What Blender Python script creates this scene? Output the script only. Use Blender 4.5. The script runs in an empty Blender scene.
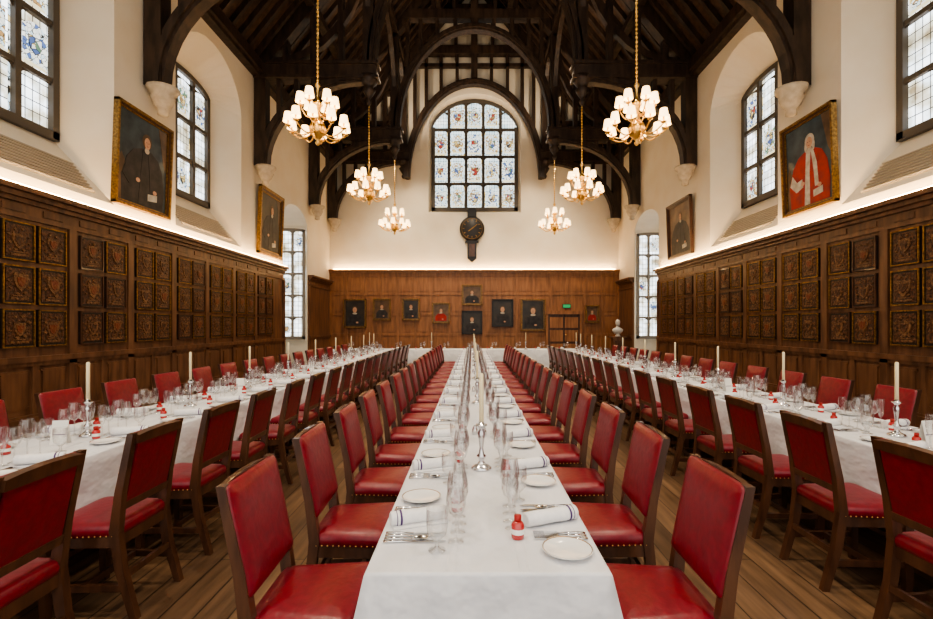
import bpy, math, random
from mathutils import Vector, Matrix
random.seed(4)
S = bpy.context.scene
COL = S.collection
pi = math.pi

# ------------------------------------------------------------ materials
def newmat(name):
    m = bpy.data.materials.new(name); m.use_nodes = True
    nt = m.node_tree; b = nt.nodes['Principled BSDF']
    return m, nt, b
def mat(name, col, rough=.5, metal=0., col2=None, scale=(6,6,6), bump=0., coat=0., emis=None, es=0., detail=4., ramp=(.35,.65), dist=.02):
    m, nt, b = newmat(name)
    b.inputs['Base Color'].default_value = (*col, 1)
    b.inputs['Roughness'].default_value = rough
    b.inputs['Metallic'].default_value = metal
    b.inputs['Coat Weight'].default_value = coat
    if emis:
        b.inputs['Emission Color'].default_value = (*emis, 1); b.inputs['Emission Strength'].default_value = es
    if col2 or bump:
        tc = nt.nodes.new('ShaderNodeTexCoord'); mp = nt.nodes.new('ShaderNodeMapping')
        mp.inputs['Scale'].default_value = scale
        nz = nt.nodes.new('ShaderNodeTexNoise'); nz.inputs['Detail'].default_value = detail; nz.inputs['Scale'].default_value = 1
        nt.links.new(tc.outputs['Object'], mp.inputs['Vector']); nt.links.new(mp.outputs[0], nz.inputs['Vector'])
        if col2:
            r = nt.nodes.new('ShaderNodeValToRGB')
            r.color_ramp.elements[0].position = ramp[0]; r.color_ramp.elements[1].position = ramp[1]
            r.color_ramp.elements[0].color = (*col, 1); r.color_ramp.elements[1].color = (*col2, 1)
            nt.links.new(nz.outputs['Fac'], r.inputs[0]); nt.links.new(r.outputs[0], b.inputs['Base Color'])
        if bump:
            bp = nt.nodes.new('ShaderNodeBump'); bp.inputs['Strength'].default_value = bump; bp.inputs['Distance'].default_value = dist
            nt.links.new(nz.outputs['Fac'], bp.inputs['Height']); nt.links.new(bp.outputs[0], b.inputs['Normal'])
    return m
PLASTER = mat('plaster', (.82,.73,.58), .9, col2=(.85,.78,.65), scale=(1.5,1.5,1.5), bump=.05)
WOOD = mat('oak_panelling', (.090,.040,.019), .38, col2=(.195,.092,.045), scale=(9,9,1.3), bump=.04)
WOODLIT = mat('oak_panelling_lit', (.21,.088,.034), .40, col2=(.34,.150,.062), scale=(9,9,1.3), bump=.04)  # same oak, with the back wall's warm light painted into its colour
DARK = mat('dark_timber', (.020,.012,.008), .5, col2=(.060,.036,.023), scale=(8,8,2), bump=.05)
ROOFB = mat('roof_boards', (.035,.019,.011), .7, col2=(.090,.048,.026), scale=(1,9,9))
CHW = mat('chair_wood', (.050,.019,.009), .33, col2=(.105,.043,.020), scale=(20,20,4), coat=.3)
RED = mat('red_leather', (.165,.005,.015), .33, col2=(.215,.008,.020), scale=(30,30,30), bump=.08)
BRASS = mat('brass', (.80,.52,.18), .28, 1.)
GOLD = mat('gilt', (.40,.23,.07), .4, .8, col2=(.17,.09,.03), scale=(25,25,25), bump=.2)
SILVER = mat('silver', (.75,.75,.77), .16, 1.)
STONE = mat('carved_stone', (.50,.42,.31), .85, col2=(.62,.54,.42), scale=(9,9,9), bump=.4)
MULL = mat('window_mullion', (.10,.085,.07), .6)
STM = mat('stone_mullion', (.24,.205,.165), .7)
LEAD = mat('lead', (.02,.02,.02), .6)
WAX = mat('candle_wax', (.85,.74,.48), .5)
CHINA = mat('white_china', (.85,.85,.84), .15, coat=.5)
LINEN = mat('linen', (.86,.86,.86), .85, col2=(.80,.80,.81), scale=(60,60,60), bump=.08)
CLOTH = mat('tablecloth_linen', (.66,.67,.70), .72, col2=(.75,.76,.79), scale=(6,3.5,6), bump=.9, detail=3, dist=.04)
PURPLE = mat('purple_band', (.07,.03,.14), .6)
JAR = mat('red_glass', (.45,.03,.03), .15, coat=1)
CARD = mat('card', (.85,.84,.80), .7)
BLACK = mat('black_paint', (.015,.013,.013), .4)
def canvas(name, a, b): return mat(name, a, .45, col2=b, scale=(3,3,3), coat=.2)
CV1 = canvas('canvas_dark', (.012,.010,.008), (.04,.028,.018))
CV2 = canvas('canvas_blue', (.012,.022,.032), (.05,.08,.10))
CV3 = canvas('canvas_brown', (.07,.038,.018), (.18,.10,.05))
SKIN = mat('painted_skin', (.50,.27,.17), .5, col2=(.60,.36,.24), scale=(8,8,8))
PWHITE = mat('painted_white', (.6,.56,.48), .5, col2=(.40,.35,.28), scale=(9,9,9))
PRED = mat('painted_red', (.42,.018,.015), .5, col2=(.25,.01,.01), scale=(6,6,6))
PBLACK = mat('painted_black', (.010,.010,.013), .5, col2=(.035,.03,.032), scale=(6,6,6))
PHAIR = mat('painted_hair', (.10,.06,.035), .6)
PBR = mat('plaque_board', (.035,.014,.008), .4, col2=(.15,.060,.025), scale=(24,24,24), bump=1., ramp=(.40,.66))
PBR2 = mat('plaque_relief', (.075,.032,.015), .38, col2=(.25,.125,.052), scale=(30,30,30), bump=.8)
PBR3 = mat('plaque_red', (.16,.022,.012), .4, col2=(.21,.08,.03), scale=(30,30,30), bump=.6)
SHADE = mat('lamp_shade', (.9,.78,.55), .8, emis=(1.,.66,.31), es=3.6)
COVE = mat('cove_lamp', (1,.9,.7), .8, emis=(1.,.66,.33), es=40.)
EXITG = mat('exit_sign_green', (.02,.3,.10), .5, emis=(.05,.6,.2), es=.3)
GRILL = mat('grille_metal', (.50,.44,.36), .5, .3)

def glassmat():
    m, nt, b = newmat('clear_glass')
    out = nt.nodes['Material Output']
    tr = nt.nodes.new('ShaderNodeBsdfTransparent')
    lw = nt.nodes.new('ShaderNodeLayerWeight'); lw.inputs['Blend'].default_value = .35
    mr = nt.nodes.new('ShaderNodeMapRange'); mr.inputs['To Min'].default_value = .13; mr.inputs['To Max'].default_value = .9
    nt.links.new(lw.outputs['Facing'], mr.inputs['Value'])
    mx = nt.nodes.new('ShaderNodeMixShader')
    gl = nt.nodes.new('ShaderNodeBsdfGlossy'); gl.inputs['Roughness'].default_value = .03
    nt.links.new(mr.outputs[0], mx.inputs[0]); nt.links.new(tr.outputs[0], mx.inputs[1]); nt.links.new(gl.outputs[0], mx.inputs[2])
    nt.links.new(mx.outputs[0], out.inputs['Surface'])
    return m
GLASS = glassmat()

def floormat():
    m, nt, b = newmat('oak_floorboards')
    tc = nt.nodes.new('ShaderNodeTexCoord'); sp = nt.nodes.new('ShaderNodeSeparateXYZ'); cb = nt.nodes.new('ShaderNodeCombineXYZ')
    L = nt.links.new
    L(tc.outputs['Object'], sp.inputs[0]); L(sp.outputs['Y'], cb.inputs['X']); L(sp.outputs['X'], cb.inputs['Y'])
    br = nt.nodes.new('ShaderNodeTexBrick')
    br.inputs['Color1'].default_value = (.21,.125,.070,1); br.inputs['Color2'].default_value = (.10,.057,.032,1)
    br.inputs['Mortar'].default_value = (.018,.010,.006,1); br.inputs['Scale'].default_value = 1
    br.inputs['Brick Width'].default_value = 3.1; br.inputs['Row Height'].default_value = .18; br.inputs['Mortar Size'].default_value = .004
    br.offset = .37
    L(cb.outputs[0], br.inputs['Vector'])
    mp = nt.nodes.new('ShaderNodeMapping'); mp.inputs['Scale'].default_value = (22, 1.6, 1)
    nz = nt.nodes.new('ShaderNodeTexNoise'); nz.inputs['Detail'].default_value = 6; nz.inputs['Scale'].default_value = 1
    L(tc.outputs['Object'], mp.inputs[0]); L(mp.outputs[0], nz.inputs['Vector'])
    mr = nt.nodes.new('ShaderNodeMapRange'); mr.inputs['From Min'].default_value=.3; mr.inputs['From Max'].default_value=.7
    mr.inputs['To Min'].default_value = .6; mr.inputs['To Max'].default_value = 1.35
    L(nz.outputs['Fac'], mr.inputs[0])
    mx = nt.nodes.new('ShaderNodeMix'); mx.data_type = 'RGBA'; mx.blend_type = 'MULTIPLY'; mx.inputs[0].default_value = 1
    L(br.outputs['Color'], mx.inputs[6]); L(mr.outputs[0], mx.inputs[7]); L(mx.outputs[2], b.inputs['Base Color'])
    b.inputs['Roughness'].default_value = .33
    bp = nt.nodes.new('ShaderNodeBump'); bp.inputs['Strength'].default_value = .15; bp.inputs['Distance'].default_value = .01
    L(mx.outputs[2], bp.inputs['Height']); L(bp.outputs[0], b.inputs['Normal'])
    return m
FLOOR = floormat()

def planar(nt):
    L = nt.links.new
    tc = nt.nodes.new('ShaderNodeTexCoord'); sp = nt.nodes.new('ShaderNodeSeparateXYZ'); cb = nt.nodes.new('ShaderNodeCombineXYZ')
    ad = nt.nodes.new('ShaderNodeMath'); ad.operation = 'ADD'
    L(tc.outputs['Object'], sp.inputs[0]); L(sp.outputs['X'], ad.inputs[0]); L(sp.outputs['Y'], ad.inputs[1])
    L(ad.outputs[0], cb.inputs['X']); L(sp.outputs['Z'], cb.inputs['Y'])
    return cb
def stained(name, cols, es, bw=.13, rh=.17, nscale=1.6):
    m, nt, b = newmat(name); L = nt.links.new
    cb = planar(nt)
    br = nt.nodes.new('ShaderNodeTexBrick'); br.offset = 0.
    br.inputs['Color1'].default_value = (1,1,1,1); br.inputs['Color2'].default_value = (.72,.75,.75,1); br.inputs['Mortar'].default_value = (.02,.02,.025,1)
    br.inputs['Scale'].default_value = 1; br.inputs['Brick Width'].default_value = bw; br.inputs['Row Height'].default_value = rh
    br.inputs['Mortar Size'].default_value = .008
    L(cb.outputs[0], br.inputs['Vector'])
    nz = nt.nodes.new('ShaderNodeTexNoise'); nz.inputs['Scale'].default_value = nscale; nz.inputs['Detail'].default_value = 5
    L(cb.outputs[0], nz.inputs['Vector'])
    r = nt.nodes.new('ShaderNodeValToRGB'); els=r.color_ramp.elements
    els[0].position=.30; els[0].color=(*cols[0],1); els[1].position=.70; els[1].color=(*cols[-1],1)
    for i,c in enumerate(cols[1:-1]):
        e=els.new(.30+.40*(i+1)/(len(cols)-1)); e.color=(*c,1)
    L(nz.outputs['Fac'], r.inputs[0])
    mx = nt.nodes.new('ShaderNodeMix'); mx.data_type='RGBA'; mx.blend_type='MULTIPLY'; mx.inputs[0].default_value=1
    L(br.outputs['Color'], mx.inputs[6]); L(r.outputs[0], mx.inputs[7])
    b.inputs['Base Color'].default_value = (.05,.05,.06,1); b.inputs['Roughness'].default_value = .2
    L(mx.outputs[2], b.inputs['Emission Color']); b.inputs['Emission Strength'].default_value = es
    return m
PANE = stained('leaded_glass', [(.22,.17,.10),(.50,.47,.38),(.86,.92,.97),(1,1,1)], 3.0, nscale=2.2)
PANEB = stained('leaded_glass_gable', [(.42,.60,.68),(.72,.84,.86),(.98,.97,.88)], 1.9, .115, .15, 2.5)
def heraldic(name, stops, es, sc=13.):
    m, nt, b = newmat(name); L = nt.links.new
    cb = planar(nt)
    vo = nt.nodes.new('ShaderNodeTexVoronoi'); vo.inputs['Scale'].default_value = sc
    L(cb.outputs[0], vo.inputs['Vector'])
    sp = nt.nodes.new('ShaderNodeSeparateColor'); L(vo.outputs['Color'], sp.inputs[0])
    r = nt.nodes.new('ShaderNodeValToRGB'); r.color_ramp.interpolation='CONSTANT'; els=r.color_ramp.elements
    els[0].position=0; els[0].color=(*stops[0],1); els[1].position=1/len(stops); els[1].color=(*stops[1],1)
    for i in range(2,len(stops)): e=els.new(i/len(stops)); e.color=(*stops[i],1)
    L(sp.outputs[0], r.inputs[0])
    ve = nt.nodes.new('ShaderNodeTexVoronoi'); ve.feature='DISTANCE_TO_EDGE'; ve.inputs['Scale'].default_value = sc
    L(cb.outputs[0], ve.inputs['Vector'])
    mr = nt.nodes.new('ShaderNodeMapRange'); mr.inputs['From Min'].default_value=.02; mr.inputs['From Max'].default_value=.07
    L(ve.outputs['Distance'], mr.inputs[0])
    mx = nt.nodes.new('ShaderNodeMix'); mx.data_type='RGBA'; mx.blend_type='MULTIPLY'; mx.inputs[0].default_value=1
    L(r.outputs[0], mx.inputs[6]); L(mr.outputs[0], mx.inputs[7])
    b.inputs['Base Color'].default_value = (.04,.04,.05,1)
    L(mx.outputs[2], b.inputs['Emission Color']); b.inputs['Emission Strength'].default_value = es
    return m
RE,BL,GO,WH,GR,BK,AM=(.42,.055,.04),(.09,.15,.34),(.75,.56,.22),(.86,.87,.80),(.13,.24,.15),(.04,.04,.05),(.42,.25,.10)
PB=(.60,.75,.82)
HG=[heraldic('heraldic_glass_a',[RE,AM,GO,RE,WH],1.1,10),heraldic('heraldic_glass_b',[BL,PB,GO,BL,WH],1.2,11),
    heraldic('heraldic_glass_c',[GO,BK,GO,AM,WH],1.1,11),heraldic('heraldic_glass_d',[WH,GR,AM,WH,BL],1.2,10),heraldic('heraldic_glass_e',[WH,RE,WH,BL,AM],1.2,14)]
HM=[heraldic('mantling_glass_a',[GO,WH,PB,WH,GR,WH],1.4,18.),heraldic('mantling_glass_b',[AM,WH,GO,WH,WH,PB],1.5,16.),heraldic('mantling_glass_c',[WH,WH,PB,WH,BL,WH],1.6,15.)]
BORD=heraldic('border_glass',[WH,PB,WH,GO,WH,PB,WH],1.5,7.)

# ------------------------------------------------------------ mesh builder
class MB:
    def __init__(s): s.v=[]; s.f=[]; s.m=[]; s.sm=[]; s.mats=[]
    def mi(s, m):
        if m not in s.mats: s.mats.append(m)
        return s.mats.index(m)
    def add(s, vs, fs, m, smooth=False, M=None):
        o = len(s.v); i = s.mi(m)
        if M is not None: vs = [M @ Vector(v) for v in vs]
        s.v += [tuple(v) for v in vs]
        for f in fs: s.f.append([o+k for k in f]); s.m.append(i); s.sm.append(smooth)
    def box(s, x0,x1,y0,y1,z0,z1, m, M=None):
        vs=[(x,y,z) for z in (z0,z1) for y in (y0,y1) for x in (x0,x1)]
        s.add(vs, [(0,2,3,1),(4,5,7,6),(0,1,5,4),(2,6,7,3),(0,4,6,2),(1,3,7,5)], m, False, M)
    def mbox(s, f, u0,u1,z0,z1,w0,w1, m):
        vs=[f(u,z,w) for w in (w0,w1) for z in (z0,z1) for u in (u0,u1)]
        s.add(vs, [(0,2,3,1),(4,5,7,6),(0,1,5,4),(2,6,7,3),(0,4,6,2),(1,3,7,5)], m)
    def lathe(s, prof, seg, m, M=None, smooth=True, org=(0,0,0), caps=True):
        vs=[]; fs=[]; n=len(prof)
        for r,z in prof:
            for k in range(seg):
                a=2*pi*k/seg; vs.append((org[0]+r*math.cos(a), org[1]+r*math.sin(a), org[2]+z))
        for i in range(n-1):
            for k in range(seg):
                k2=(k+1)%seg; fs.append((i*seg+k, i*seg+k2, (i+1)*seg+k2, (i+1)*seg+k))
        if caps:
            if prof[0][0]>1e-4: fs.append(tuple(range(seg))[::-1])
            if prof[-1][0]>1e-4: fs.append(tuple((n-1)*seg+k for k in range(seg)))
        s.add(vs, fs, m, smooth, M)
    def tube(s, pts, r, seg, m, M=None, smooth=True):
        pts=[Vector(p) for p in pts]; n=len(pts); vs=[]; fs=[]
        if not isinstance(r,(list,tuple)): r=[r]*n
        up=None
        for i,p in enumerate(pts):
            t=(pts[min(i+1,n-1)]-pts[max(i-1,0)]).normalized()
            if up is None: up=Vector((0,0,1)) if abs(t.z)<.9 else Vector((1,0,0))
            a=t.cross(up).normalized(); b=a.cross(t).normalized(); up=b
            for k in range(seg):
                an=2*pi*(k+.5)/seg; vs.append(p+a*(r[i]*math.cos(an))+b*(r[i]*math.sin(an)))
        for i in range(n-1):
            for k in range(seg):
                k2=(k+1)%seg; fs.append((i*seg+k,i*seg+k2,(i+1)*seg+k2,(i+1)*seg+k))
        fs.append(tuple(range(seg))[::-1]); fs.append(tuple((n-1)*seg+k for k in range(seg)))
        s.add(vs,fs,m,smooth,M)
    def post(s, pts, m, M=None):
        vs=[]; fs=[]; n=len(pts)
        for x,y,z,a,b in pts: vs += [(x-a/2,y-b/2,z),(x+a/2,y-b/2,z),(x+a/2,y+b/2,z),(x-a/2,y+b/2,z)]
        for i in range(n-1):
            for k in range(4):
                k2=(k+1)%4; fs.append((i*4+k,i*4+k2,i*4+4+k2,i*4+4+k))
        fs.append((3,2,1,0)); fs.append(tuple(4*(n-1)+k for k in range(4)))
        s.add(vs,fs,m,False,M)
    def bar(s, p0, p1, a, b, m, M=None):
        p0=Vector(p0); p1=Vector(p1); t=(p1-p0).normalized()
        up=Vector((0,0,1)) if abs(t.z)<.95 else Vector((0,1,0))
        u=t.cross(up).normalized(); w=u.cross(t).normalized()
        vs=[]
        for p in (p0,p1):
            for su,sw in ((-1,-1),(1,-1),(1,1),(-1,1)): vs.append(p+u*(su*a/2)+w*(sw*b/2))
        s.add(vs,[(3,2,1,0),(4,5,6,7),(0,1,5,4),(1,2,6,5),(2,3,7,6),(3,0,4,7)],m,False,M)
    def ribbon(s, pts, th, y0, y1, m, M=None):
        n=len(pts); vs=[]; fs=[]
        for i,(x,z) in enumerate(pts):
            a=pts[max(i-1,0)]; b=pts[min(i+1,n-1)]
            tx,tz=b[0]-a[0],b[1]-a[1]; l=math.hypot(tx,tz); nx,nz=-tz/l*th/2,tx/l*th/2
            vs += [(x+nx,y0,z+nz),(x-nx,y0,z-nz),(x-nx,y1,z-nz),(x+nx,y1,z+nz)]
        for i in range(n-1):
            for k in range(4):
                k2=(k+1)%4; fs.append((i*4+k,i*4+k2,i*4+4+k2,i*4+4+k))
        fs.append((3,2,1,0)); fs.append(tuple(4*(n-1)+k for k in range(4)))
        s.add(vs,fs,m,False,M)
    def prism(s, poly, y0, y1, m, M=None):
        n=len(poly); vs=[(x,y0,z) for x,z in poly]+[(x,y1,z) for x,z in poly]
        fs=[tuple(range(n)),tuple(range(n,2*n))[::-1]]+[(i,(i+1)%n,n+(i+1)%n,n+i) for i in range(n)]
        s.add(vs,fs,m,False,M)
    def pad(s, w0, w1, d, prof, m, M=None, r=.04):
        vs=[]; fs=[]; N=0
        for ins,z in prof:
            loop=[]; hy=d/2-ins; rr=max(r-ins*.3,.008)
            for (sx,sy,a0) in ((1,1,0),(-1,1,90),(-1,-1,180),(1,-1,270)):
                hw=(w0 if sy>0 else w1)/2-ins
                cx=sx*(hw-rr); cy=sy*(hy-rr)
                for k in range(4):
                    a=math.radians(a0+30*k); loop.append((cx+rr*math.cos(a),cy+rr*math.sin(a),z))
            N=len(loop); vs+=loop
        for i in range(len(prof)-1):
            for k in range(N):
                k2=(k+1)%N; fs.append((i*N+k,i*N+k2,(i+1)*N+k2,(i+1)*N+k))
        fs.append(tuple(range(N))[::-1]); fs.append(tuple((len(prof)-1)*N+k for k in range(N)))
        s.add(vs,fs,m,True,M)
    def mesh(s, name):
        me=bpy.data.meshes.new(name); me.from_pydata(s.v,[],s.f)
        for m in s.mats: me.materials.append(m)
        me.polygons.foreach_set('material_index', s.m); me.polygons.foreach_set('use_smooth', s.sm)
        me.update(); return me
    def obj(s, name, loc=(0,0,0), rot=(0,0,0)):
        return inst(s.mesh(name), name, loc, rot)
def inst(me, name, loc=(0,0,0), rot=(0,0,0), sc=None):
    o=bpy.data.objects.new(name, me); o.location=loc; o.rotation_euler=rot
    if sc: o.scale=sc
    COL.objects.link(o); return o
T=Matrix.Translation
def R(a,ax): return Matrix.Rotation(a,4,ax)

# ------------------------------------------------------------ room constants
XL,XR,YB,YF = -6.3,6.5,21.3,-2.6
XC=.1; HW=6.4; ZW=9.0; SL=1.25
ZC=3.4
ZCB=3.92
TY=[4.68,9.33,13.98,18.63]
fL=lambda u,z,w:(XL-w,u,z)
fR=lambda u,z,w:(XR+w,u,z)
fB=lambda u,z,w:(u,YB+w,z)
def archz(u,c,h,sp,ap):
    t=min(1,abs(u-c)/h); return sp+(ap-sp)*(1-t**2.1)**.62

def opening(mb,f,u0,u1,ua,ub,zs,sp,ap,topf,m,g=None,depth=.65,N=14):
    q=lambda pts: mb.add([f(*p) for p in pts],[tuple(range(len(pts)))],m)
    q([(u0,0,0),(u1,0,0),(u1,zs,0),(u0,zs,0)]) if zs>0 else None
    q([(u0,zs,0),(ua,zs,0),(ua,topf(ua),0),(u0,topf(u0),0)])
    q([(ub,zs,0),(u1,zs,0),(u1,topf(u1),0),(ub,topf(ub),0)])
    c=(ua+ub)/2; h=(ub-ua)/2
    us=[ub-(ub-ua)*(1-math.cos(pi*i/N))/2 for i in range(N+1)]
    for a,b in zip(us,us[1:]):
        q([(a,archz(a,c,h,sp,ap),0),(b,archz(b,c,h,sp,ap),0),(b,topf(b),0),(a,topf(a),0)])
    ga,gb,gz,gs,gp = g
    gus=[gb-(gb-ga)*(1-math.cos(pi*i/N))/2 for i in range(N+1)]
    gc=(ga+gb)/2; gh=(gb-ga)/2
    l1=[(ua,zs),(ub,zs)]+[(u,archz(u,c,h,sp,ap)) for u in us]
    l2=[(ga,gz),(gb,gz)]+[(u,archz(u,gc,gh,gs,gp)) for u in gus]
    n=len(l1)
    for i in range(n):
        j=(i+1)%n
        q([(l1[i][0],l1[i][1],0),(l1[j][0],l1[j][1],0),(l2[j][0],l2[j][1],depth),(l2[i][0],l2[i][1],depth)])
    return l2

WHG=mat('inscription_glass',(.1,.1,.1),.3,emis=(.9,.78,.48),es=1.3)
def shield(mb,f,u,z,s,w,cwid,chgt):
    pts=[(-.5,.55),(.5,.55),(.5,0),(.36,-.35),(0,-.65),(-.36,-.35),(-.5,0)]
    kind=random.random(); m1=random.choice(HG); m2=random.choice(HM); s*=random.uniform(.80,1.05)
    poly=lambda P,w_,m,k=1,dz=0: mb.add([f(u+a*s*k,z+b*s*k+dz,w_) for a,b in P],[tuple(range(len(P)))],m)
    if kind<.4: ring=[(.62*math.cos(k*pi/7),.80*math.sin(k*pi/7)+.05) for k in range(14)]
    elif kind<.7: ring=[(-.62,-.85),(.62,-.85),(.62,.7),(.3,.95),(0,1.02),(-.3,.95),(-.62,.7)]
    else: ring=[(-.25,.6),(-.6,.75),(-.62,.2),(-.5,-.4),(-.6,-.8),(.6,-.8),(.5,-.4),(.62,.2),(.6,.75),(.25,.6),(.2,1.),(-.2,1.)]
    poly(ring,w+.004,m2)
    poly(pts,w,LEAD,.68)
    poly(pts,w-.006,m1,.61)
    if kind>.3:
        poly([(-.30,.33),(0,.33),(0,-.02),(-.30,-.02)],w-.009,random.choice(HG))
        poly([(-.6,-.98),(.6,-.98),(.5,-.82),(-.5,-.82)],w-.002,WHG)

def window(name,f,u0,u1,z0,sp,ap,cols,rows,w,pane,fr=.09,mt=MULL,sh=.3,headcells=False,prob=.85,border=True):
    mb=MB(); c=(u0+u1)/2; h=(u1-u0)/2; N=14
    us=[u1-(u1-u0)*(1-math.cos(pi*i/N))/2 for i in range(N+1)]
    loop=[(u0,z0),(u1,z0)]+[(u,archz(u,c,h,sp,ap)) for u in us]
    mb.add([f(u,z,w) for u,z in loop],[tuple(range(len(loop)))],pane)
    mb.mbox(f,u0,u1,z0-.02,z0+fr,w-.1,w-.004,mt)
    mb.mbox(f,u0,u0+fr,z0,sp,w-.1,w-.004,mt); mb.mbox(f,u1-fr,u1,z0,sp,w-.1,w-.004,mt)
    for a,b in zip(us,us[1:]):
        za,zb=archz(a,c,h,sp,ap),archz(b,c,h,sp,ap)
        vs=[f(a,za,w-.1),f(b,zb,w-.1),f(b,zb-fr,w-.1),f(a,za-fr,w-.1),f(a,za,w-.004),f(b,zb,w-.004),f(b,zb-fr,w-.004),f(a,za-fr,w-.004)]
        mb.add(vs,[(0,1,2,3),(4,7,6,5),(2,3,7,6),(0,1,5,4)],mt)
    cw=(u1-u0)/cols
    for i in range(1,cols):
        u=u0+cw*i; mb.mbox(f,u-fr*.42,u+fr*.42,z0,archz(u,c,h,sp,ap),w-.09,w-.004,mt)
    ztop=ap-.12*(ap-sp) if headcells else sp
    rh=(ztop-z0)/rows
    for j in range(1,rows+(0 if not headcells else 1)):
        z=z0+rh*j
        if z>ap-.2: continue
        hh=h
        if z>sp:
            while archz(c+hh,c,h,sp,ap)<z and hh>0: hh-=.05
        mb.mbox(f,c-hh,c+hh,z-fr*.35,z+fr*.35,w-.08,w-.004,mt)
    for i in range(cols):
        for j in range(rows):
            u=u0+cw*(i+.5); zt=min(z0+rh*(j+1),archz(u,c,h,sp,ap)); zb=z0+rh*j
            if zt-zb>.5*rh:
                hw=cw/2-fr*.3
                for s in (-1,1):
                    pts=[(u+s*hw,zt),(u+s*hw,zt-.16),(u+s*hw*.75,zt-.08),(u+s*hw*.4,zt-.04),(u,zt-.02),(u,zt)]
                    mb.add([f(a,b,w-.05) for a,b in pts],[tuple(range(6))],mt)
                if border and zt>=zb+rh*.98:
                    e=fr*.42; b_=.035
                    for q in ((u-cw/2+e,u-cw/2+e+b_,zb+e,zt-e),(u+cw/2-e-b_,u+cw/2-e,zb+e,zt-e),(u-cw/2+e,u+cw/2-e,zb+e,zb+e+b_)):
                        mb.add([f(q[0],q[2],w-.003),f(q[1],q[2],w-.003),f(q[1],q[3],w-.003),f(q[0],q[3],w-.003)],[(0,1,2,3)],BORD)
    for i in range(cols):
        for j in range(rows):
            u=u0+cw*(i+.5); z=z0+rh*(j+.5)
            if archz(u,c,h,sp,ap)<z+.2: continue
            if random.random()<prob: shield(mb,f,u,z-.03,min(cw,rh)*sh*2,w-.016,cw,rh)
    return mb.obj(name)

# ------------------------------------------------------------ side walls
flat=lambda u:ZW
wi=1
for side,f,nm in ((-1,fL,'wall_left'),(1,fR,'wall_right')):
    mb=MB()
    for k,c in enumerate((2.35,7.0,11.65)):
        u0=(YF,4.68,9.33)[k]; u1=(4.68,9.33,13.98)[k]
        opening(mb,f,u0,u1,c-1.45,c+1.45,3.62,7.2,8.35,flat,PLASTER,(c-1.08,c+1.08,4.6,7.45,7.7),.75)
        window('window_%d'%wi,f,c-1.08,c+1.08,4.6,7.45,7.7,3,3,.74,PANE,fr=.12,sh=.28,prob=.62); wi+=1
        g=MB()
        for j in range(9):
            t=.12+j*.06
            g.mbox(f,c-1.1,c+1.1,3.62+.98*t+.0,3.62+.98*t+.025,.75*t-.03,.75*t+.0,GRILL)
        g.obj('vent_grille')
    b0,b1=(16.0,18.35) if side<0 else (16.7,19.2)
    opening(mb,f,13.98,YB,b0,b1,0.0,5.2,5.75,flat,PLASTER,(b0,b1,0.0,5.2,5.75),1.6)
    mb.add([f(b0,0,1.6),f(b1,0,1.6),f(b1,5.9,1.6),f(b0,5.9,1.6)],[(0,1,2,3)],PLASTER)
    ff=(lambda u,z,w,b=b1: (XL-u,b-.01+w-.1,z)) if side<0 else (lambda u,z,w,b=b1: (XR+u,b-.01+w-.1,z))
    mb.add([ff(0,5.19,.105),ff(1.6,5.19,.105),ff(1.6,5.8,.105),ff(0,5.8,.105)],[(0,1,2,3)],PLASTER)
    mb.obj(nm)
    window('window_%d'%wi,f,b0+.12,b1-.12,.95,5.1,5.2,3,4,1.59,PANE,fr=.12,mt=STM,prob=0,border=False); wi+=1
    window('window_%d'%wi,ff,.05,1.5,.95,5.1,5.16,3,5,.09,PANE,fr=.10,mt=STM,sh=.3,prob=.2,border=False); wi+=1

# ------------------------------------------------------------ back wall, with gable
mb=MB()
gab=lambda u: ZW+(HW-abs(u-XC))*SL
wc=.12
opening(mb,fB,XL,XR,wc-2.05,wc+2.05,6.45,10.4,11.75,gab,PLASTER,(wc-1.93,wc+1.93,6.6,10.35,11.62),.35,N=16)
mb.obj('wall_back')
window('window_%d'%wi,fB,wc-1.93,wc+1.93,6.6,10.35,11.62,5,4,.34,PANEB,fr=.15,sh=.31,headcells=True,prob=1)

mb=MB(); mb.box(XL-1.7,XR+1.7,YF,YB,-.1,0,FLOOR); mb.obj('floor')
mb=MB(); za=ZW+HW*SL
for s in (-1,1):
    mb.add([(XC+s*(HW+.1),YF,ZW-.1),(XC,YF,za+.03),(XC,YB+.3,za+.03),(XC+s*(HW+.1),YB+.3,ZW-.1)],[(0,1,2,3)],ROOFB)
mb.obj('ceiling')
mb=MB()
for s in (-1,1):
    y=YF+.2
    while y<YB:
        mb.bar((XC+s*HW,y,ZW-.08),(XC,y,za-.08),.11,.13,DARK); y+=.47
    for d,th in ((6.25,.3),(4.75,.22),(3.1,.3),(1.5,.22)):
        z=ZW+(HW-d)*SL-.28
        mb.box(XC+s*d-th/2,XC+s*d+th/2,YF,YB,z-th/2,z+th/2,DARK)
    xa=XC+s*HW; mb.box(min(xa,xa-s*.22),max(xa,xa-s*.22),YF,YB,ZW-.35,ZW-.02,DARK)
    ys=TY+[YB-.15]
    for a,b in zip([0.03]+ys,ys):
        for (p,q) in ((a,(a+b)/2),(b,(a+b)/2)):
            pts=[]
            for k in range(9):
                t=k/8*pi/2; pts.append((p+(q-p)*(1-math.cos(t)), 10.1+2.5*math.sin(t)))
            M=Matrix(((0,1,0,XC+s*3.1),(1,0,0,0),(0,0,1,0),(0,0,0,1)))
            mb.ribbon(pts,.18,-.08,.08,DARK,M)
mb.obj('roof_rafters')

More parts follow.
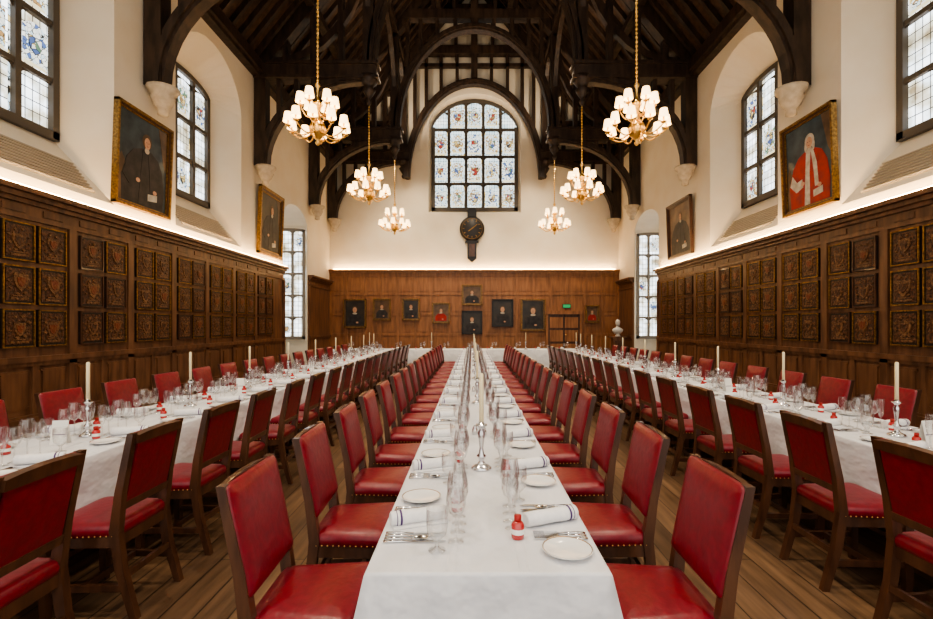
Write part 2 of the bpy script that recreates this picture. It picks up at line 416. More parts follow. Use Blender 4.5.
def truss_mesh(base=9.1,rx=3.0,apex=13.0,name='roof_truss',gable=False):
    mb=MB(); T0=.16
    for s in (-1,1):
        def bx(d0,d1,z0,z1,t=T0):
            a,b=sorted((s*d0,s*d1)); mb.box(a,b,-t,t,z0,z1,DARK)
        bx(6.05,6.38,6.1,9.0)
        pts=[(s*(3.15+3.0*math.cos(k/12*pi/2)),6.15+2.5*math.sin(k/12*pi/2)) for k in range(13)]
        mb.ribbon(pts,.27,-T0*.8,T0*.8,DARK)
        mb.ribbon(pts,.13,-T0*1.15,T0*1.15,DARK)
        bx(2.85,6.38,8.68,9.0,T0*1.1); bx(2.8,6.38,9.0,9.09,T0*1.5); bx(2.8,6.38,8.6,8.68,T0*1.4)
        for d in (3.7,4.2,4.7,5.2,5.7):
            cz=6.15+2.5*math.sqrt(max(0,1-((d-3.15)/3.0)**2)); bx(d-.06,d+.06,cz,8.7,T0*.6)
        bx(2.95,3.25,9.0,13.1)
        mb.lathe([(.0,-.75),(.05,-.72),(.09,-.62),(.04,-.55),(.13,-.42),(.2,-.3),(.12,-.22),(.2,-.12),(.26,-.04),(.26,.1)],10,DARK,T((s*3.1,0,8.62)))
        for d in (3.9,4.7,5.5):
            bx(d-.08,d+.08,9.0,ZW+(HW-d)*SL-.1,T0*.7)
        pts=[(s*(6.0-2.8*math.sin(k/8*pi/2)),9.1+3.4*(1-math.cos(k/8*pi/2))) for k in range(9)]
        mb.ribbon(pts,.2,-.1,.1,DARK)
        mb.ribbon([(s*6.3,8.95),(0,ZW+HW*SL-.35)],.36,-T0,T0,DARK)
        pts=[(s*rx*math.cos(k/16*pi/2),base+(apex-base)*math.sin(k/16*pi/2)) for k in range(17)]
        mb.ribbon(pts,.26,-T0,T0,DARK)
        mb.ribbon(pts,.12,-T0*1.4,T0*1.4,DARK)
        for d in (.75,1.45,2.1,2.6):
            za_=base+(apex-base)*math.sqrt(max(0,1-(d/rx)**2)); bx(d-.07,d+.07,za_,13.4,T0*.6)
        for d in (.8,1.6): bx(d-.07,d+.07,13.4,ZW+(HW-d)*SL-.2,T0*.6)
        if gable:
            bx(.02,3.0,12.75,12.9,T0*.6)
    mb.box(-3.0,3.0,-T0*1.1,T0*1.1,13.3,13.65,DARK)
    mb.box(-1.5,1.5,-T0,T0,15.2,15.45,DARK)
    mb.box(-.14,.14,-T0,T0,apex,16.7,DARK)
    if gable:
        for s in (-1,1):
            for z in (10.3,11.6):
                a,b=sorted((s*3.1,s*(HW-(z-ZW)/SL-.15))); mb.box(a,b,-.1,.1,z-.08,z+.08,DARK)
    return mb.mesh(name)
tm=truss_mesh()
for y in TY: inst(tm,'roof_truss',(XC,y,0))
inst(truss_mesh(7.9,2.95,12.1,'gable_truss',True),'gable_truss',(XC,YB-.27,0))
mb=MB()
mb.lathe([(.03,-.55),(.10,-.52),(.09,-.42),(.16,-.34),(.22,-.2),(.2,-.15),(.28,-.06),(.29,0)],12,STONE)
cm=mb.mesh('stone_corbel')
for y in TY+[YB-.31]:
    inst(cm,'stone_corbel',(XL+.295,y,6.1)); inst(cm,'stone_corbel',(XR-.295,y,6.1))

# ------------------------------------------------------------ wainscot
def cornice(mb,f,u0,u1,z,m):
    for a,b,d in ((z-.20,z-.14,.10),(z-.14,z-.07,.16),(z-.07,z,.23)): mb.mbox(f,u0,u1,a,b,-d,.0,m)
GY=[1.77+1.27*i for i in range(12)]
def sidepanel(f,name,segs,gs,zc):
    mb=MB()
    for u0,u1 in segs:
        mb.mbox(f,u0,u1,0,zc-.1,-.05,0,WOOD)
        mb.mbox(f,u0,u1,0,.2,-.11,-.05,WOOD); mb.mbox(f,u0,u1,.2,.24,-.09,-.05,WOOD)
        mb.mbox(f,u0,u1,.98,1.06,-.11,-.05,WOOD); mb.mbox(f,u0,u1,.92,.98,-.085,-.05,WOOD)
        mb.mbox(f,u0,u1,2.98,3.04,-.085,-.05,WOOD)
        cornice(mb,f,u0,u1,zc,WOOD)
    for g in gs:
        mb.mbox(f,g-.635-.07,g-.635+.07,.24,2.98,-.085,-.05,WOOD)
        mb.mbox(f,g-.05,g+.05,.24,.92,-.08,-.05,WOOD)
        for c in (g-.31,g+.31):
            mb.mbox(f,c-.19,c+.19,.36,.84,-.07,-.05,WOOD)
            mb.mbox(f,c-.22,c+.22,.33,.36,-.066,-.05,WOOD);mb.mbox(f,c-.22,c+.22,.84,.87,-.066,-.05,WOOD)
            mb.mbox(f,c-.17,c+.17,3.07,3.16,-.065,-.05,WOOD)
    mb.mbox(f,segs[0][1]-.12,segs[0][1],0,2.98,-.10,-.05,WOOD)
    mb.obj(name)
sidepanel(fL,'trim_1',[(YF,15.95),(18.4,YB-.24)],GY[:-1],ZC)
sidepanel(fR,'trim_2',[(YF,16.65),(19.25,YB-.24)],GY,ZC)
def board_mesh(seed):
    rnd=random.Random(seed); mb=MB()
    for i in (-1,1):
        for j in range(3):
            cx=i*.265; cz=.30+j*.60-.9
            hw,hh=.235,.265
            mb.box(cx-hw,cx+hw,-.03,0,cz-hh,cz+hh,BLACK)
            e=.020; fm=GOLD if rnd.random()<.7 else CHW
            for a in ((cx-hw,cx+hw,cz+hh-e,cz+hh),(cx-hw,cx+hw,cz-hh,cz-hh+e),(cx-hw,cx-hw+e,cz-hh,cz+hh),(cx+hw-e,cx+hw,cz-hh,cz+hh)):
                mb.box(a[0],a[1],-.05,-.03,a[2],a[3],fm)
            mb.box(cx-hw+.045,cx+hw-.045,-.04,-.03,cz-hh+.045,cz+hh-.045,PBR)
            k=.17+rnd.random()*.06; ox=rnd.uniform(-.02,.02); oz=rnd.uniform(-.02,.05)
            pts=[(-.5,.5),(-.2,.42),(0,.52),(.2,.42),(.5,.5),(.46,0),(.3,-.35),(0,-.6),(-.3,-.35),(-.46,0)]
            mb.prism([(cx+ox+a*k,cz+oz+b*k) for a,b in pts],-.055,-.04,PBR2)
            mb.prism([(cx+ox+a*k*.6,cz+oz+b*k*.6) for a,b in pts],-.062,-.055,PBR3 if rnd.random()<.4 else PBR)
            mb.box(cx-.13,cx+.13,-.05,-.04,cz-hh+.06,cz-hh+.09,PBR2)
            mb.box(cx-.10,cx+.10,-.05,-.04,cz-hh+.105,cz-hh+.12,PBR2)
            for q in range(8):
                a=q*pi/4+.3+rnd.random()*.3; rr=.15; l=.02+rnd.random()*.02
                px,pz=cx+rr*math.cos(a),cz+.02+rr*math.sin(a)
                mb.prism([(px-l,pz),(px,pz-l*.7),(px+l,pz),(px,pz+l*.7)],-.052,-.04,PBR2)
    return mb.mesh('heraldic_board')
bms=[board_mesh(i) for i in range(5)]
for i,g in enumerate(GY):
    if i<11: inst(bms[i%5],'heraldic_board',(XL+.05,g,2.06),(0,0,pi/2))
    inst(bms[(i+2)%5],'heraldic_board',(XR-.05,g,2.06),(0,0,-pi/2))

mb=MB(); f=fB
mb.mbox(f,XL,XR,0,ZCB-.1,-.05,0,WOODLIT); cornice(mb,f,XL,XR,ZCB,WOODLIT)
mb.mbox(f,XL,XR,0,.22,-.1,-.05,WOODLIT)
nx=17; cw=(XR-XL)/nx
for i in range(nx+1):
    u=XL+cw*i; mb.mbox(f,max(u-.05,XL),min(u+.05,XR),.2,ZCB-.2,-.085,-.05,WOODLIT)
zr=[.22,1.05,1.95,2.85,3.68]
for z in zr[1:]: mb.mbox(f,XL,XR,z-.05,z+.05,-.08,-.05,WOODLIT)
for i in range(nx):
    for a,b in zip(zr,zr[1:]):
        mb.mbox(f,XL+cw*i+.13,XL+cw*(i+1)-.13,a+.13,b-.13,-.068,-.05,WOODLIT)
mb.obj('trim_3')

def cove(f,u0,u1,z,m=COVE):
    mb=MB(); mb.mbox(f,u0,u1,z,z+.025,-.18,-.12,m); mb.obj('cove_light')
cove(fL,YF+.2,15.9,ZC); cove(fR,YF+.2,16.6,ZC); cove(fB,XL+.2,XR-.2,ZCB)

mb=MB(); x0,x1=3.35,4.75
mb.box(x0,x1,YB-.14,YB-.05,0,1.95,CHW); mb.box(x0-.1,x0,YB-.2,YB-.05,0,2.0,WOODLIT); mb.box(x1,x1+.1,YB-.2,YB-.05,0,2.0,WOODLIT); mb.box(x0-.15,x1+.15,YB-.22,YB-.05,1.95,2.1,WOODLIT)
for c in (x0+.37,x1-.37):
    for a,b in ((.15,.65),(.75,1.25),(1.35,1.82)): mb.box(c-.29,c+.29,YB-.16,YB-.14,a,b,WOODLIT)
mb.lathe([(.0,-.03),(.03,-.02),(.03,.02),(0,.03)],8,BRASS,T(((x0+x1)/2+.07,YB-.19,1.05)))
mb.box((x0+x1)/2-.01,(x0+x1)/2+.01,YB-.165,YB-.14,0,1.95,BLACK)
mb.obj('door_1')
mb=MB(); mb.box(4.0,4.36,YB-.12,YB-.085,2.22,2.4,BLACK); mb.box(4.02,4.34,YB-.13,YB-.12,2.24,2.38,EXITG); mb.obj('exit_sign')

# ------------------------------------------------------------ paintings
def ell(mb,cx,cz,rx,rz,y,m,d=.006,n=18):
    vs=[(cx,y-d,cz)]+[(cx+rx*math.cos(2*pi*k/n),y,cz+rz*math.sin(2*pi*k/n)) for k in range(n)]
    mb.add(vs,[(0,k+1,(k+1)%n+1) for k in range(n)],m,True)
def painting(name,w,h,loc,rot,cv,robe,fw=.09,style='bust',frame=GOLD,hair=PHAIR):
    mb=MB(); a,b=w/2,h/2
    mb.box(-a,a,-.03,0,-b,b,cv)
    for k,(o,i,d) in enumerate(((0,.45,.10),(.35,.75,.075),(.7,1.0,.05))):
        oo=fw*(1-o); ii=fw*(1-i)
        m=frame if k!=1 else (CHW if frame is GOLD else frame)
        for q in ((-a-oo,a+oo,b+ii,b+oo),(-a-oo,a+oo,-b-oo,-b-ii),(-a-oo,-a-ii,-b-oo,b+oo),(a+ii,a+oo,-b-oo,b+oo)):
            mb.box(q[0],q[1],-d,0,q[2],q[3],m)
    s=h
    if style=='bust':
        hx,hz=0,.14*s; r=.105*s
        pts=[(-.40*w,-.46*h),(-.40*w,-.2*h),(-.26*w,-.06*h),(-.10*w,.0*h),(.10*w,.0),(.26*w,-.06*h),(.40*w,-.2*h),(.40*w,-.46*h)]
        mb.prism(pts,-.036,-.03,robe)
        ell(mb,hx,hz+.03*s,r*1.05,r*1.2,-.037,hair)
        ell(mb,0,0.0,r*.9,r*.35,-.040,PWHITE)
        ell(mb,hx,hz,r*.78,r*1.05,-.043,SKIN)
        ell(mb,.12*w,-.36*h,.05*s,.035*s,-.040,SKIN)
    else:
        hx,hz=.05*w,.24*h; r=.068*s
        W2=PWHITE if robe is PRED else PBLACK
        pts=[(-.42*w,-.49*h),(-.44*w,-.22*h),(-.34*w,.0*h),(-.22*w,.11*h),(-.05*w,.16*h),(.14*w,.16*h),(.30*w,.10*h),(.40*w,-.03*h),(.45*w,-.25*h),(.43*w,-.49*h)]
        mb.prism(pts,-.036,-.03,robe)
        mb.prism([(-.49*w,-.49*h),(-.49*w,-.05*h),(-.44*w,.02*h),(-.38*w,-.05*h),(-.36*w,-.49*h)],-.034,-.03,CV3)
        mb.prism([(.49*w,.49*h),(.49*w,.0*h),(.42*w,.1*h),(.36*w,.3*h),(.30*w,.49*h)],-.034,-.03,CV3)
        mb.prism([(-.10*w,-.49*h),(-.06*w,-.1*h),(-.03*w,.15*h),(.07*w,.155*h),(.03*w,-.1*h),(.02*w,-.49*h)],-.040,-.036,W2)
        mb.prism([(.12*w,.155*h),(.07*w,.155*h),(.12*w,-.1*h),(.14*w,-.3*h),(.22*w,-.3*h),(.19*w,-.02*h)],-.040,-.036,W2)
        mb.prism([(-.42*w,-.20*h),(-.28*w,-.30*h),(-.12*w,-.26*h),(-.14*w,-.16*h),(-.26*w,-.18*h),(-.36*w,-.08*h)],-.041,-.036,W2)
        ell(mb,hx,hz+.02*s,r*1.2,r*1.3,-.038,PWHITE if robe is PRED else hair)
        if robe is PRED: ell(mb,hx-r*.95,hz-r*.6,r*.35,r*.9,-.039,PWHITE); ell(mb,hx+r*.95,hz-r*.6,r*.35,r*.9,-.039,PWHITE)
        ell(mb,hx,hz-.085*h,r*.6,r*.5,-.042,PWHITE)
        ell(mb,hx,hz,r*.76,r*1.0,-.046,SKIN)
        ell(mb,-.12*w,-.22*h,.035*s,.025*s,-.046,SKIN); ell(mb,.24*w,-.30*h,.035*s,.025*s,-.046,SKIN)
        mb.prism([(.10*w,-.42*h),(.10*w,-.34*h),(.30*w,-.32*h),(.30*w,-.40*h)],-.040,-.036,PWHITE)
        for sx in (-1,1): ell(mb,hx+sx*r*.3,hz+r*.12,r*.11,r*.06,-.053,PBLACK)
        mb.prism([(hx-r*.08,hz-r*.25),(hx,hz+r*.1),(hx+r*.10,hz-r*.25)],-.056,-.05,SKIN)
        ell(mb,hx,hz-r*.5,r*.22,r*.06,-.051,PRED)
    return mb.obj(name,loc,rot)
t=math.radians(2)
painting('portrait_painting',1.32,1.62,(XL+.06,9.08,4.56),(t,0,pi/2),CV2,PBLACK,.1,'seated')
painting('portrait_painting',1.36,1.66,(XL+.06,14.80,4.6),(t,0,pi/2),CV1,PBLACK,.17,'seated',GOLD)
painting('portrait_painting',1.22,1.58,(XR-.06,9.15,4.58),(t,0,-pi/2),CV2,PRED,.1,'seated')
painting('portrait_painting',1.45,1.50,(XR-.06,14.8,4.45),(t,0,-pi/2),CV3,PBLACK,.11,'seated',CHW)
K=21.2/480
for px,py,w,h,cv,rb,fr in ((355,313.5,19,25,CV1,PBLACK,GOLD),(382,309.5,14,18,CV3,PBLACK,GOLD),(411,309.5,14,18,CV1,PBLACK,GOLD),(441,313,14,17,CV3,PRED,GOLD),
        (472,295,17,17,CV3,PBLACK,GOLD),(472,322.5,17,20,CV1,PBLACK,BLACK),(502.5,313,18,24,CV1,PBLACK,BLACK),(533,315,21,28,CV1,PBLACK,GOLD),(592,314,10,14,CV3,PRED,GOLD)):
    painting('portrait_painting',w*K,h*K,((px-472)*K,YB-.09,1.52+(324-py)*K),(0,0,0),cv,rb,.075,'bust',fr)

# clock
mb=MB(); M=T((0,YB-.02,5.72))@R(pi/2,'X')
mb.lathe([(.52,0),(.55,.05),(.55,.12),(.48,.16)],28,BLACK,M)
mb.lathe([(.46,.158),(.46,.168),(.445,.168),(.445,.158)],28,GOLD,M,caps=False)
for k in range(12):
    mb.box(-.014,.014,-.19,-.17,.33,.41,GOLD,T((0,YB-.01,5.72))@R(k*pi/6,'Y'))
mb.box(-.015,.015,-.205,-.19,0,.3,GOLD,T((0,YB-.01,5.72))@R(.9,'Y')); mb.box(-.02,.02,-.205,-.19,0,.2,GOLD,T((0,YB-.01,5.72))@R(-2.2,'Y'))
mb.box(-.2,.2,YB-.14,YB,6.1,6.5,BLACK); mb.prism([(-.24,6.5),(.24,6.5),(.12,6.62),(-.12,6.62)],YB-.14,YB,BLACK)
mb.box(-.2,.2,YB-.14,YB,4.42,5.3,BLACK); mb.box(-.3,.3,YB-.16,YB,5.1,5.2,BLACK); mb.box(-.13,.13,YB-.16,YB-.14,4.5,5.05,CHW)
mb.prism([(-.2,4.42),(.2,4.42),(0,4.25)],YB-.14,YB,BLACK)
mb.obj('wall_clock')

# ------------------------------------------------------------ chandeliers
mb=MB()
mb.lathe([(.0,-.42),(.03,-.40),(.05,-.36),(.02,-.32),(.06,-.28),(.14,-.20),(.17,-.10),(.14,0),(.06,.06),(.035,.1),(.08,.15),(.05,.2),(.03,.25),(.06,.32),(.1,.38),(.06,.44),(.025,.5),(.02,.7),(.05,.74),(.05,.78),(.015,.82)],14,BRASS)
def arm(r,zs,ze,n,off):
    for k in range(n):
        M=R(2*pi*k/n+off,'Z')
        pts=[]
        for i in range(9):
            q=i/8; pts.append((.05+(r-.05)*q, 0, zs+(ze-zs)*q-.17*math.sin(q*pi)*(1-.3*q)))
        mb.tube(pts,.014,6,BRASS,M)
        mb.lathe([(.01,0),(.05,.015),(.055,.03),(.02,.035),(.018,.12)],8,BRASS,M@T((r,0,ze)))
        mb.lathe([(.094,.09),(.066,.27)],12,SHADE,M@T((r,0,ze)),caps=False)
        mb.lathe([(.03,.12),(.035,.17),(.0,.23)],6,SHADE,M@T((r,0,ze)))
arm(.54,-.08,-.14,10,.2); arm(.32,.22,.30,6,.5)
mb.tube([(0,0,.8),(0,0,2.75)],.012,6,BRASS)
for k in range(23):
    mb.lathe([(.012,-.03),(.028,-.015),(.028,.015),(.012,.03)],6,BRASS,T((0,0,.86+k*.083)))
chm=mb.mesh('chandelier')
for s in (-1,1):
    for y in TY[1:]:
        inst(chm,'chandelier',(XC+s*3.1,y-.0,5.40),(0,0,random.random()))

# ------------------------------------------------------------ chair (faces +Y)
mb=MB(); FY=.155
for s in (-1,1):
    mb.post([(s*.185,-.295,0,.036,.036),(s*.185,-.225,.25,.04,.045),(s*.188,-.20,.45,.042,.05),(s*.192,-.225,.65,.040,.040),(s*.196,-.288,.958,.036,.032)],CHW)
    mb.post([(s*.20,FY,0,.032,.032),(s*.20,FY,.07,.04,.04),(s*.20,FY,.40,.046,.046),(s*.20,FY,.425,.046,.046)],CHW)
    mb.bar((s*.187,-.25,.16),(s*.20,FY,.16),.022,.034,CHW)
    mb.bar((s*.187,-.205,.40),(s*.20,FY,.40),.026,.06,CHW)
mb.bar((-.2,FY,.395),(.2,FY,.395),.026,.06,CHW); mb.bar((-.19,-.205,.40),(.19,-.205,.40),.026,.06,CHW)
mb.bar((-.19,-.03,.16),(.19,-.03,.16),.022,.034,CHW)
mb.bar((-.19,-.24,.22),(.19,-.24,.22),.02,.034,CHW); mb.bar((-.2,FY,.27),(.2,FY,.27),.02,.03,CHW)
mb.pad(.46,.40,.40,[(.01,.42),(.0,.43),(-.004,.455),(.002,.475),(.015,.487),(.05,.496),(.12,.50)],RED,T((0,-.02,0)))
ang=math.atan2(.085,.40)
MBk=T((0,-.255,.755))@R(ang,'X')
def bk(x0,x1,y0,y1,z0,z1,m): mb.box(x0,x1,y0,y1,z0,z1,m,MBk)
cr=[(-.185,.155),(.185,.155),(.185,.200),(.10,.209),(0,.212),(-.10,.209),(-.185,.200)]
mb.prism(cr,-.020,.012,CHW,MBk); bk(-.185,.185,-.018,.012,-.20,-.16,CHW)
mb.pad(.424,.412,.405,[(.004,0),(.0,.008),(.002,.020),(.012,.030),(.05,.037),(.11,.041)],RED,MBk@T((0,.006,.0))@Matrix(((1,0,0,0),(0,0,1,0),(0,1,0,0),(0,0,0,1))),r=.02)
bk(-.165,.165,-.012,.0,-.16,.155,RED)
for k in range(17):
    x=-.192+.024*k
    mb.lathe([(.005,0),(.004,.003),(0,.004)],5,BRASS,T((x*1.14,.181,.432))@R(-pi/2,'X'))
for s in (-1,1):
    for k in range(13):
        yy=-.19+.028*k; xx=s*(.2+.03*(yy+.22)/.40+.003)
        mb.lathe([(.005,0),(.004,.003),(0,.004)],5,BRASS,T((xx,yy,.432))@R(s*pi/2,'Y'))
    for k in range(15):
        mb.lathe([(.0035,0),(.003,.003),(0,.004)],5,BRASS,MBk@T((s*.207,.020,-.18+.0255*k))@R(s*pi/2,'Y'))
chair=mb.mesh('dining_chair')

# ------------------------------------------------------------ tables
def table(name,cx,w,y0,y1,drop,top=.75,legs=True,flare=.03):
    mb=MB(); hx=w/2; cy=(y0+y1)/2; hy=(y1-y0)/2
    st=.05
    def seg(a,b):
        n=max(2,int((Vector(b)-Vector(a)).length/st)); return [tuple(Vector(a).lerp(Vector(b),i/n)) for i in range(n)]
    c=[(hx,-hy),(hx,hy),(-hx,hy),(-hx,-hy)]
    nr=[(1,0),(0,1),(-1,0),(0,-1)]
    pts=[]
    for i in range(4):
        a,b=c[i],c[(i+1)%4]; sg=seg(a,b); n=nr[i]; L=(Vector(b)-Vector(a)).length
        for j,p in enumerate(sg):
            e=min(j/len(sg)*L,(1-j/len(sg))*L)
            nn=Vector(n)
            k=math.exp(-(e/.09)**2)
            other=Vector(nr[(i-1)%4]) if j/len(sg)<.5 else Vector(nr[(i+1)%4])
            nn=nn+other*k
            pts.append((p[0],p[1],nn.x,nn.y,k,1 if i%2 else 0))
    rings=[(-.010,0,0),( -.003,.002,0),(0,.010,0)]+[(None,t,0) for t in (.15,.35,.6,.8,1.)]
    N=len(pts); vs=[];fs=[]
    for r,(o,t,_) in enumerate(rings):
        for i,(x,y,nx_,ny_,k,e_) in enumerate(pts):
            if o is not None: off=o; z=top-t
            else:
                sarc=i*st
                wv=.55*math.sin(sarc*6.1+math.sin(sarc*1.7)*2)+.45*math.sin(sarc*13.7+1.3)
                off=flare*t*(1+k*1.9)+(.012+.02*e_)*t*wv*(1-k); z=top-.010-(drop-.010)*t
            vs.append((cx+x+nx_*off,cy+y+ny_*off,z))
    for r in range(len(rings)-1):
        for i in range(N):
            j=(i+1)%N; fs.append((r*N+i,r*N+j,(r+1)*N+j,(r+1)*N+i))
    mb.add(vs,fs,CLOTH,True); mb.add(vs[:N],[tuple(range(N))],CLOTH)
    # pressed creases of the folded cloth
    for q in (-.13,.13):
        mb.post([(cx+q*w*2*.5,cy,top-.001,.0,2*hy-.03),(cx+q*w*2*.5,cy,top+.0008,.0,2*hy-.03)],CLOTH)
        mb.add([(cx+q-.006,y0+.02,top),(cx+q,y0+.02,top+.0012),(cx+q+.006,y0+.02,top),(cx+q+.006,y1-.02,top),(cx+q,y1-.02,top+.0012),(cx+q-.006,y1-.02,top)],[(0,1,4,5),(1,2,3,4)],CLOTH)
    mb.box(cx-hx+.02,cx+hx-.02,y0+.02,y1-.02,top-.06,top-.01,CHW)
    if legs:
        n=max(2,int((y1-y0)/1.9)+1)
        for i in range(n):
            y=y0+.25+(y1-y0-.5)*i/(n-1)
            for s in (-1,1): mb.post([(cx+s*(hx-.08),y,0,.06,.06),(cx+s*(hx-.08),y,top-.05,.06,.06)],CHW)
            mb.bar((cx-hx+.08,y,.18),(cx+hx-.08,y,.18),.04,.05,CHW)
    mb.obj(name)
CT=.05; LT=-2.64; RT=2.92; END=13.45
table('banquet_table',CT,.77,1.48,END+.2,.42)
table('banquet_table',LT,.80,1.3,END,.42)
table('banquet_table',RT,.80,1.3,END,.42)
mb=MB()
x0,x1,y0,y1,top=-4.2,3.5,14.1,14.9,.76
N=120; vs=[];fs=[];loop=[]
for i in range(N): loop.append((x0+(x1-x0)*i/N,y0,0,-1))
for i in range(12): loop.append((x1,y0+(y1-y0)*i/12,1,0))
for i in range(N): loop.append((x1-(x1-x0)*i/N,y1,0,1))
for i in range(12): loop.append((x0,y1-(y1-y0)*i/12,-1,0))
n=len(loop)
for o,t_ in [(0,0),(.01,.012),(.03,.4),(.05,.74)]:
    for i,(x,y,a,b) in enumerate(loop):
        off=o+.015*math.sin(i*1.1+math.sin(i*.37)*2)*t_
        vs.append((x+a*off,y+b*off,top-t_))
for r in range(3):
    for i in range(n):
        j=(i+1)%n; fs.append((r*n+i,r*n+j,(r+1)*n+j,(r+1)*n+i))
mb.add(vs,fs,CLOTH,True); mb.add(vs[:n],[tuple(range(n))],CLOTH)
mb.obj('high_table')

# ------------------------------------------------------------ tableware
def gl(h,rb,rm):
    mb=MB(); b=h*.45
    mb.lathe([(.029,0),(.029,.002),(.01,.006),(.0035,.015),(.0035,b),(.012,b+.006),(rb*.75,b+h*.09),(rb,b+h*.22),(rb*.97,b+h*.36),(rm,h)],14,GLASS,caps=False)
    return mb
g1=gl(.225,.040,.031).mesh('wine_glass'); g2=gl(.195,.035,.027).mesh('wine_glass_small')
mb=MB(); mb.lathe([(.03,0),(.03,.003),(.008,.008),(.006,.03),(.012,.036),(.033,.06),(.038,.10),(.036,.145)],14,GLASS,caps=False); g3=mb.mesh('water_goblet')
mb=MB(); mb.lathe([(.027,0),(.027,.002),(.008,.006),(.0035,.015),(.0035,.075),(.014,.095),(.023,.14),(.024,.18),(.021,.215)],12,GLASS,caps=False); g4=mb.mesh('champagne_flute')
mb=MB(); mb.lathe([(0,.002),(.045,.002),(.05,.0),(.055,.004),(.08,.013),(.086,.016),(.086,.018),(.08,.016),(.054,.008),(0,.007)],24,CHINA,caps=False)
mb.lathe([(.0805,.0165),(.0835,.0178)],24,GOLD,caps=False); plate=mb.mesh('side_plate')
mb=MB()
for (x,typ) in ((-.098,'f'),(-.120,'f'),(-.142,'f'),(.10,'k'),(.122,'k'),(.146,'s'),(.168,'k')):
    mb.tube([(x,-.10,.006),(x,-.06,.007),(x,.0,.005)],[.0085,.0075,.0045],6,SILVER,Matrix.Scale(.6,4,(0,0,1)))
    if typ=='k': mb.prism([(x-.008,.0),(x+.008,.0),(x+.009,.09),(x,.12),(x-.008,.11)],-.004,-.002,SILVER,Matrix(((1,0,0,0),(0,0,1,0),(0,-1,0,0),(0,0,0,1))))
    elif typ=='f':
        mb.box(x-.010,x+.010,.0,.05,.003,.006,SILVER)
        for q in (-.0082,-.0028,.0028,.0082): mb.box(x+q-.0016,x+q+.0016,.05,.09,.004,.007,SILVER)
    else: mb.lathe([(0,0),(.014,.001),(.018,.004)],10,SILVER,T((x,.03,.003))@Matrix.Scale(1.5,4,(0,1,0)),caps=False)
cut=mb.mesh('cutlery_set')
mb=MB()
M=R(pi/2,'X'); FL=T((0,0,.027))@Matrix.Scale(.88,4,(0,0,1))@M
prof=[(.010,-.112),(.014,-.114),(.016,-.108),(.020,-.113),(.030,-.108),(.031,-.05),(.029,0),(.031,.05),(.030,.108),(.022,.113),(.016,.108),(.004,.10)]
mb.lathe(prof,14,LINEN,FL)
mb.lathe([(.0320,.070),(.0322,.078)],14,PURPLE,FL,caps=False)
mb.lathe([(.0318,.088),(.0318,.091)],14,PURPLE,FL,caps=False)
mb.box(.0,.045,-.107,.107,.0,.005,LINEN)
nap=mb.mesh('rolled_napkin')
mb=MB(); mb.lathe([(.0,0),(.022,0),(.024,.004),(.024,.05),(.018,.058),(.012,.062)],12,JAR); mb.lathe([(.013,.06),(.013,.082),(.0,.083)],12,PRED); mb.lathe([(.0243,.018),(.0243,.036)],12,CARD,caps=False); jar=mb.mesh('miniature_bottle')
mb=MB()
mb.lathe([(.0,0),(.054,0),(.056,.006),(.046,.016),(.030,.022),(.018,.032),(.012,.045),(.022,.06),(.026,.07),(.014,.082),(.010,.11),(.016,.16),(.021,.19),(.012,.21),(.018,.222),(.03,.23),(.03,.236),(.015,.238),(.015,.25)],16,SILVER)
mb.lathe([(.012,.238),(.0115,.50),(.007,.507),(0,.508)],10,WAX); mb.tube([(0,0,.505),(0,0,.518)],.0015,4,BLACK)
cst=mb.mesh('candlestick')
mb=MB()
mb.add([(-.045,-.03,0),(.045,-.03,0),(.045,0,.15),(-.045,0,.15),(-.045,.03,0),(.045,.03,0)],[(0,1,2,3),(3,2,5,4)],CARD)
mb.box(-.035,.035,-.019,-.017,.06,.065,PURPLE); menu=mb.mesh('menu_card')
mb=MB(); mb.lathe([(0,0),(.018,0),(.022,.01),(.02,.035),(.014,.045),(.016,.05),(.008,.06),(0,.062)],10,SILVER); salt=mb.mesh('salt_cellar')

def setting(cx,y,s,zt=.7515):
    rot = -pi/2 if s<0 else pi/2
    def P(a,b):
        M=R(rot,'Z'); v=M@Vector((a,b,0)); return (cx+s*.385+v.x, y+v.y, zt)
    j=lambda q: random.uniform(-q,q)
    inst(cut,'cutlery_set',P(j(.006),.120),(0,0,rot+j(.02)))
    inst(nap,'rolled_napkin',P(.0+j(.008),.130),(0,0,rot+j(.06)+.34))
    inst(plate,'side_plate',P(-.245,.12+j(.01)))
    inst(g1,'wine_glass',P(.09+j(.004),.282),(0,0,j(3)))
    inst(g2,'wine_glass',P(.165+j(.004),.278))
    inst(g3,'water_goblet',P(.235+j(.004),.225+j(.01)))
    inst(g2,'wine_glass',P(.010+j(.004),.286))
    inst(g4,'champagne_flute',P(-.055+j(.004),.284))
    inst(jar,'miniature_bottle',P(-.125+j(.01),.27+j(.008)))

rows=[(CT,-1,1.86,-.575),(CT,1,1.86,.665),(LT,-1,2.0,-3.235),(LT,1,1.95,-2.035),(RT,-1,2.20,2.31),(RT,1,2.2,3.52)]
for cx,s,y0,xo in rows:
    y=y0
    while y<END-.25:
        inst(chair,'dining_chair',(xo+s*abs(random.uniform(-.012,.012)),y+random.uniform(-.02,.02),0),(0,0,(-pi/2 if s<0 else pi/2)+random.uniform(-.03,.03)))
        setting(cx,y,s); y+=.70
for x in [ -3.8+.72*i for i in range(10)]:
    inst(plate,'side_plate',(x+.3,14.7,.761)); inst(g1,'wine_glass',(x+.2,14.5,.761)); inst(g2,'wine_glass',(x+.1,14.45,.761)); inst(nap,'rolled_napkin',(x+.08,14.7,.761)); inst(jar,'miniature_bottle',(x-.05,14.45,.761))
for y in [2.55+2.1*i for i in range(6)]: inst(cst,'candlestick',(CT,y,.7515))
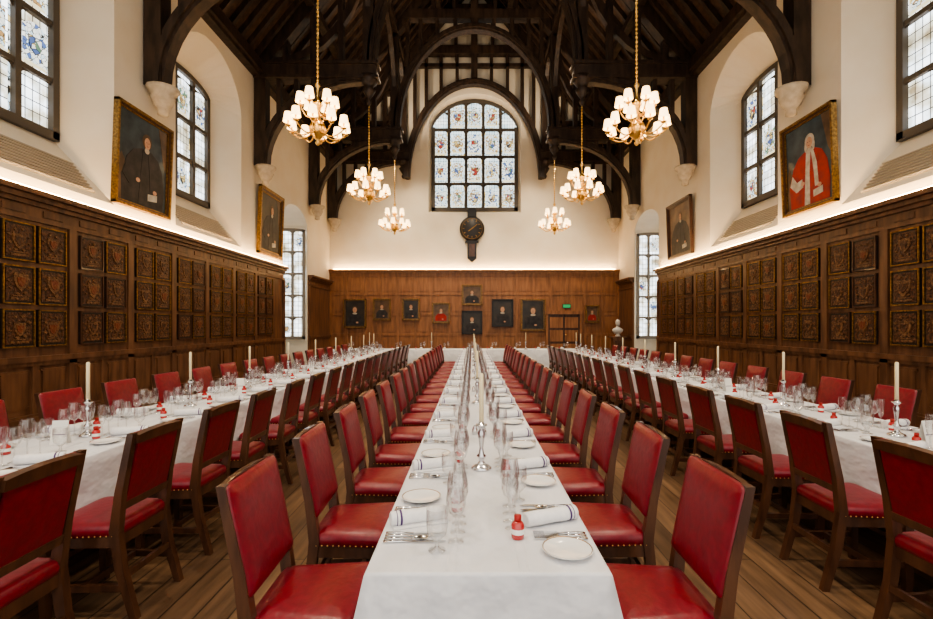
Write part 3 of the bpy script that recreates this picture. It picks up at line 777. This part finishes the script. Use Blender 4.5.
for cx in (LT,RT):
    for i in range(9):
        inst(cst,'candlestick',(cx,3.3+1.2*i,.7515))
        if i%2==0: inst(menu,'menu_card',(cx+.0,3.08+1.2*i,.7515),(0,0,.2))
for i in range(5): inst(salt,'salt_cellar',(CT+.03,3.3+2.1*i,.7515)); inst(salt,'salt_cellar',(CT-.03,3.35+2.1*i,.7515))
for x in (-3.05,-1.2,1.6,3.1): inst(cst,'candlestick',(x,14.28,.761))

mb=MB()
mb.box(-.3,.3,-.25,.25,0,.12,WOOD); mb.box(-.22,.22,-.18,.18,.12,.95,WOOD); mb.box(-.17,.17,-.2,-.18,.25,.85,CHW); mb.box(-.3,.3,-.24,.24,.95,1.01,WOOD)
MARB=mat('marble',(.62,.60,.55),.4)
Z0=1.01
mb.lathe([(.12,0),(.10,.05),(.06,.1),(.08,.13)],14,MARB,T((0,0,Z0)))
mb.lathe([(0,.10),(.14,.12),(.21,.2),(.23,.27),(.16,.34),(.07,.38),(.06,.44)],16,MARB,T((0,0,Z0))@Matrix.Scale(.65,4,(0,1,0)))
mb.lathe([(.04,.42),(.075,.46),(.095,.54),(.10,.60),(.075,.67),(0,.70)],14,MARB,T((0,-.01,Z0)))
mb.lathe([(0,-.02),(.018,0),(0,.04)],6,MARB,T((0,-.115,Z0+.56)))
mb.obj('bust_on_pedestal',(5.98,19.7,0))

# ------------------------------------------------------------ lights
def spot(loc,tgt,e,size=110,col=(1,.82,.60),rad=.15):  # unseen fill lamp, added for brightness without any fitting
    l=bpy.data.lights.new('fill_spot','SPOT'); l.energy=e; l.spot_size=math.radians(size); l.spot_blend=.8; l.shadow_soft_size=rad; l.color=col
    o=bpy.data.objects.new('fill_spot',l); o.location=loc
    o.rotation_euler=(Vector(tgt)-Vector(loc)).to_track_quat('-Z','Y').to_euler(); COL.objects.link(o)
for y in [0.3]+TY:
    for s in (-1,1):
        spot((XC+s*2.7,y+.4,9.3),(XC+s*2.0,y+1.2,0),600)  # added downward fill for the hall
        spot((XC+s*3.1,y+.5,9.25),(XC+s*1.0,y+2.5,16),230,130,(1,.78,.55))  # added upward fill to lift the roof timbers and gable
for x in (-3.4,0.1,3.6): spot((x,18.2,8.3),(x,YB,2.2),330,70)  # added wash to warm and brighten the back panelling
w=bpy.data.worlds.new('World'); S.world=w; w.use_nodes=True
bg=w.node_tree.nodes['Background']; bg.inputs[0].default_value=(1.,.95,.88,1); bg.inputs[1].default_value=1.35

# ------------------------------------------------------------ camera
cam=bpy.data.cameras.new('camera'); co=bpy.data.objects.new('camera',cam); COL.objects.link(co)
cam.sensor_width=36; cam.sensor_fit='HORIZONTAL'; cam.lens=480/933*36
cam.shift_x=-5.5/933; cam.shift_y=14.5/933; cam.clip_start=.05
co.location=(0,0,1.52); co.rotation_euler=(pi/2,0,0)
S.camera=co
S.view_settings.view_transform='AgX'; S.view_settings.look='AgX - Medium High Contrast'; S.view_settings.exposure=.3
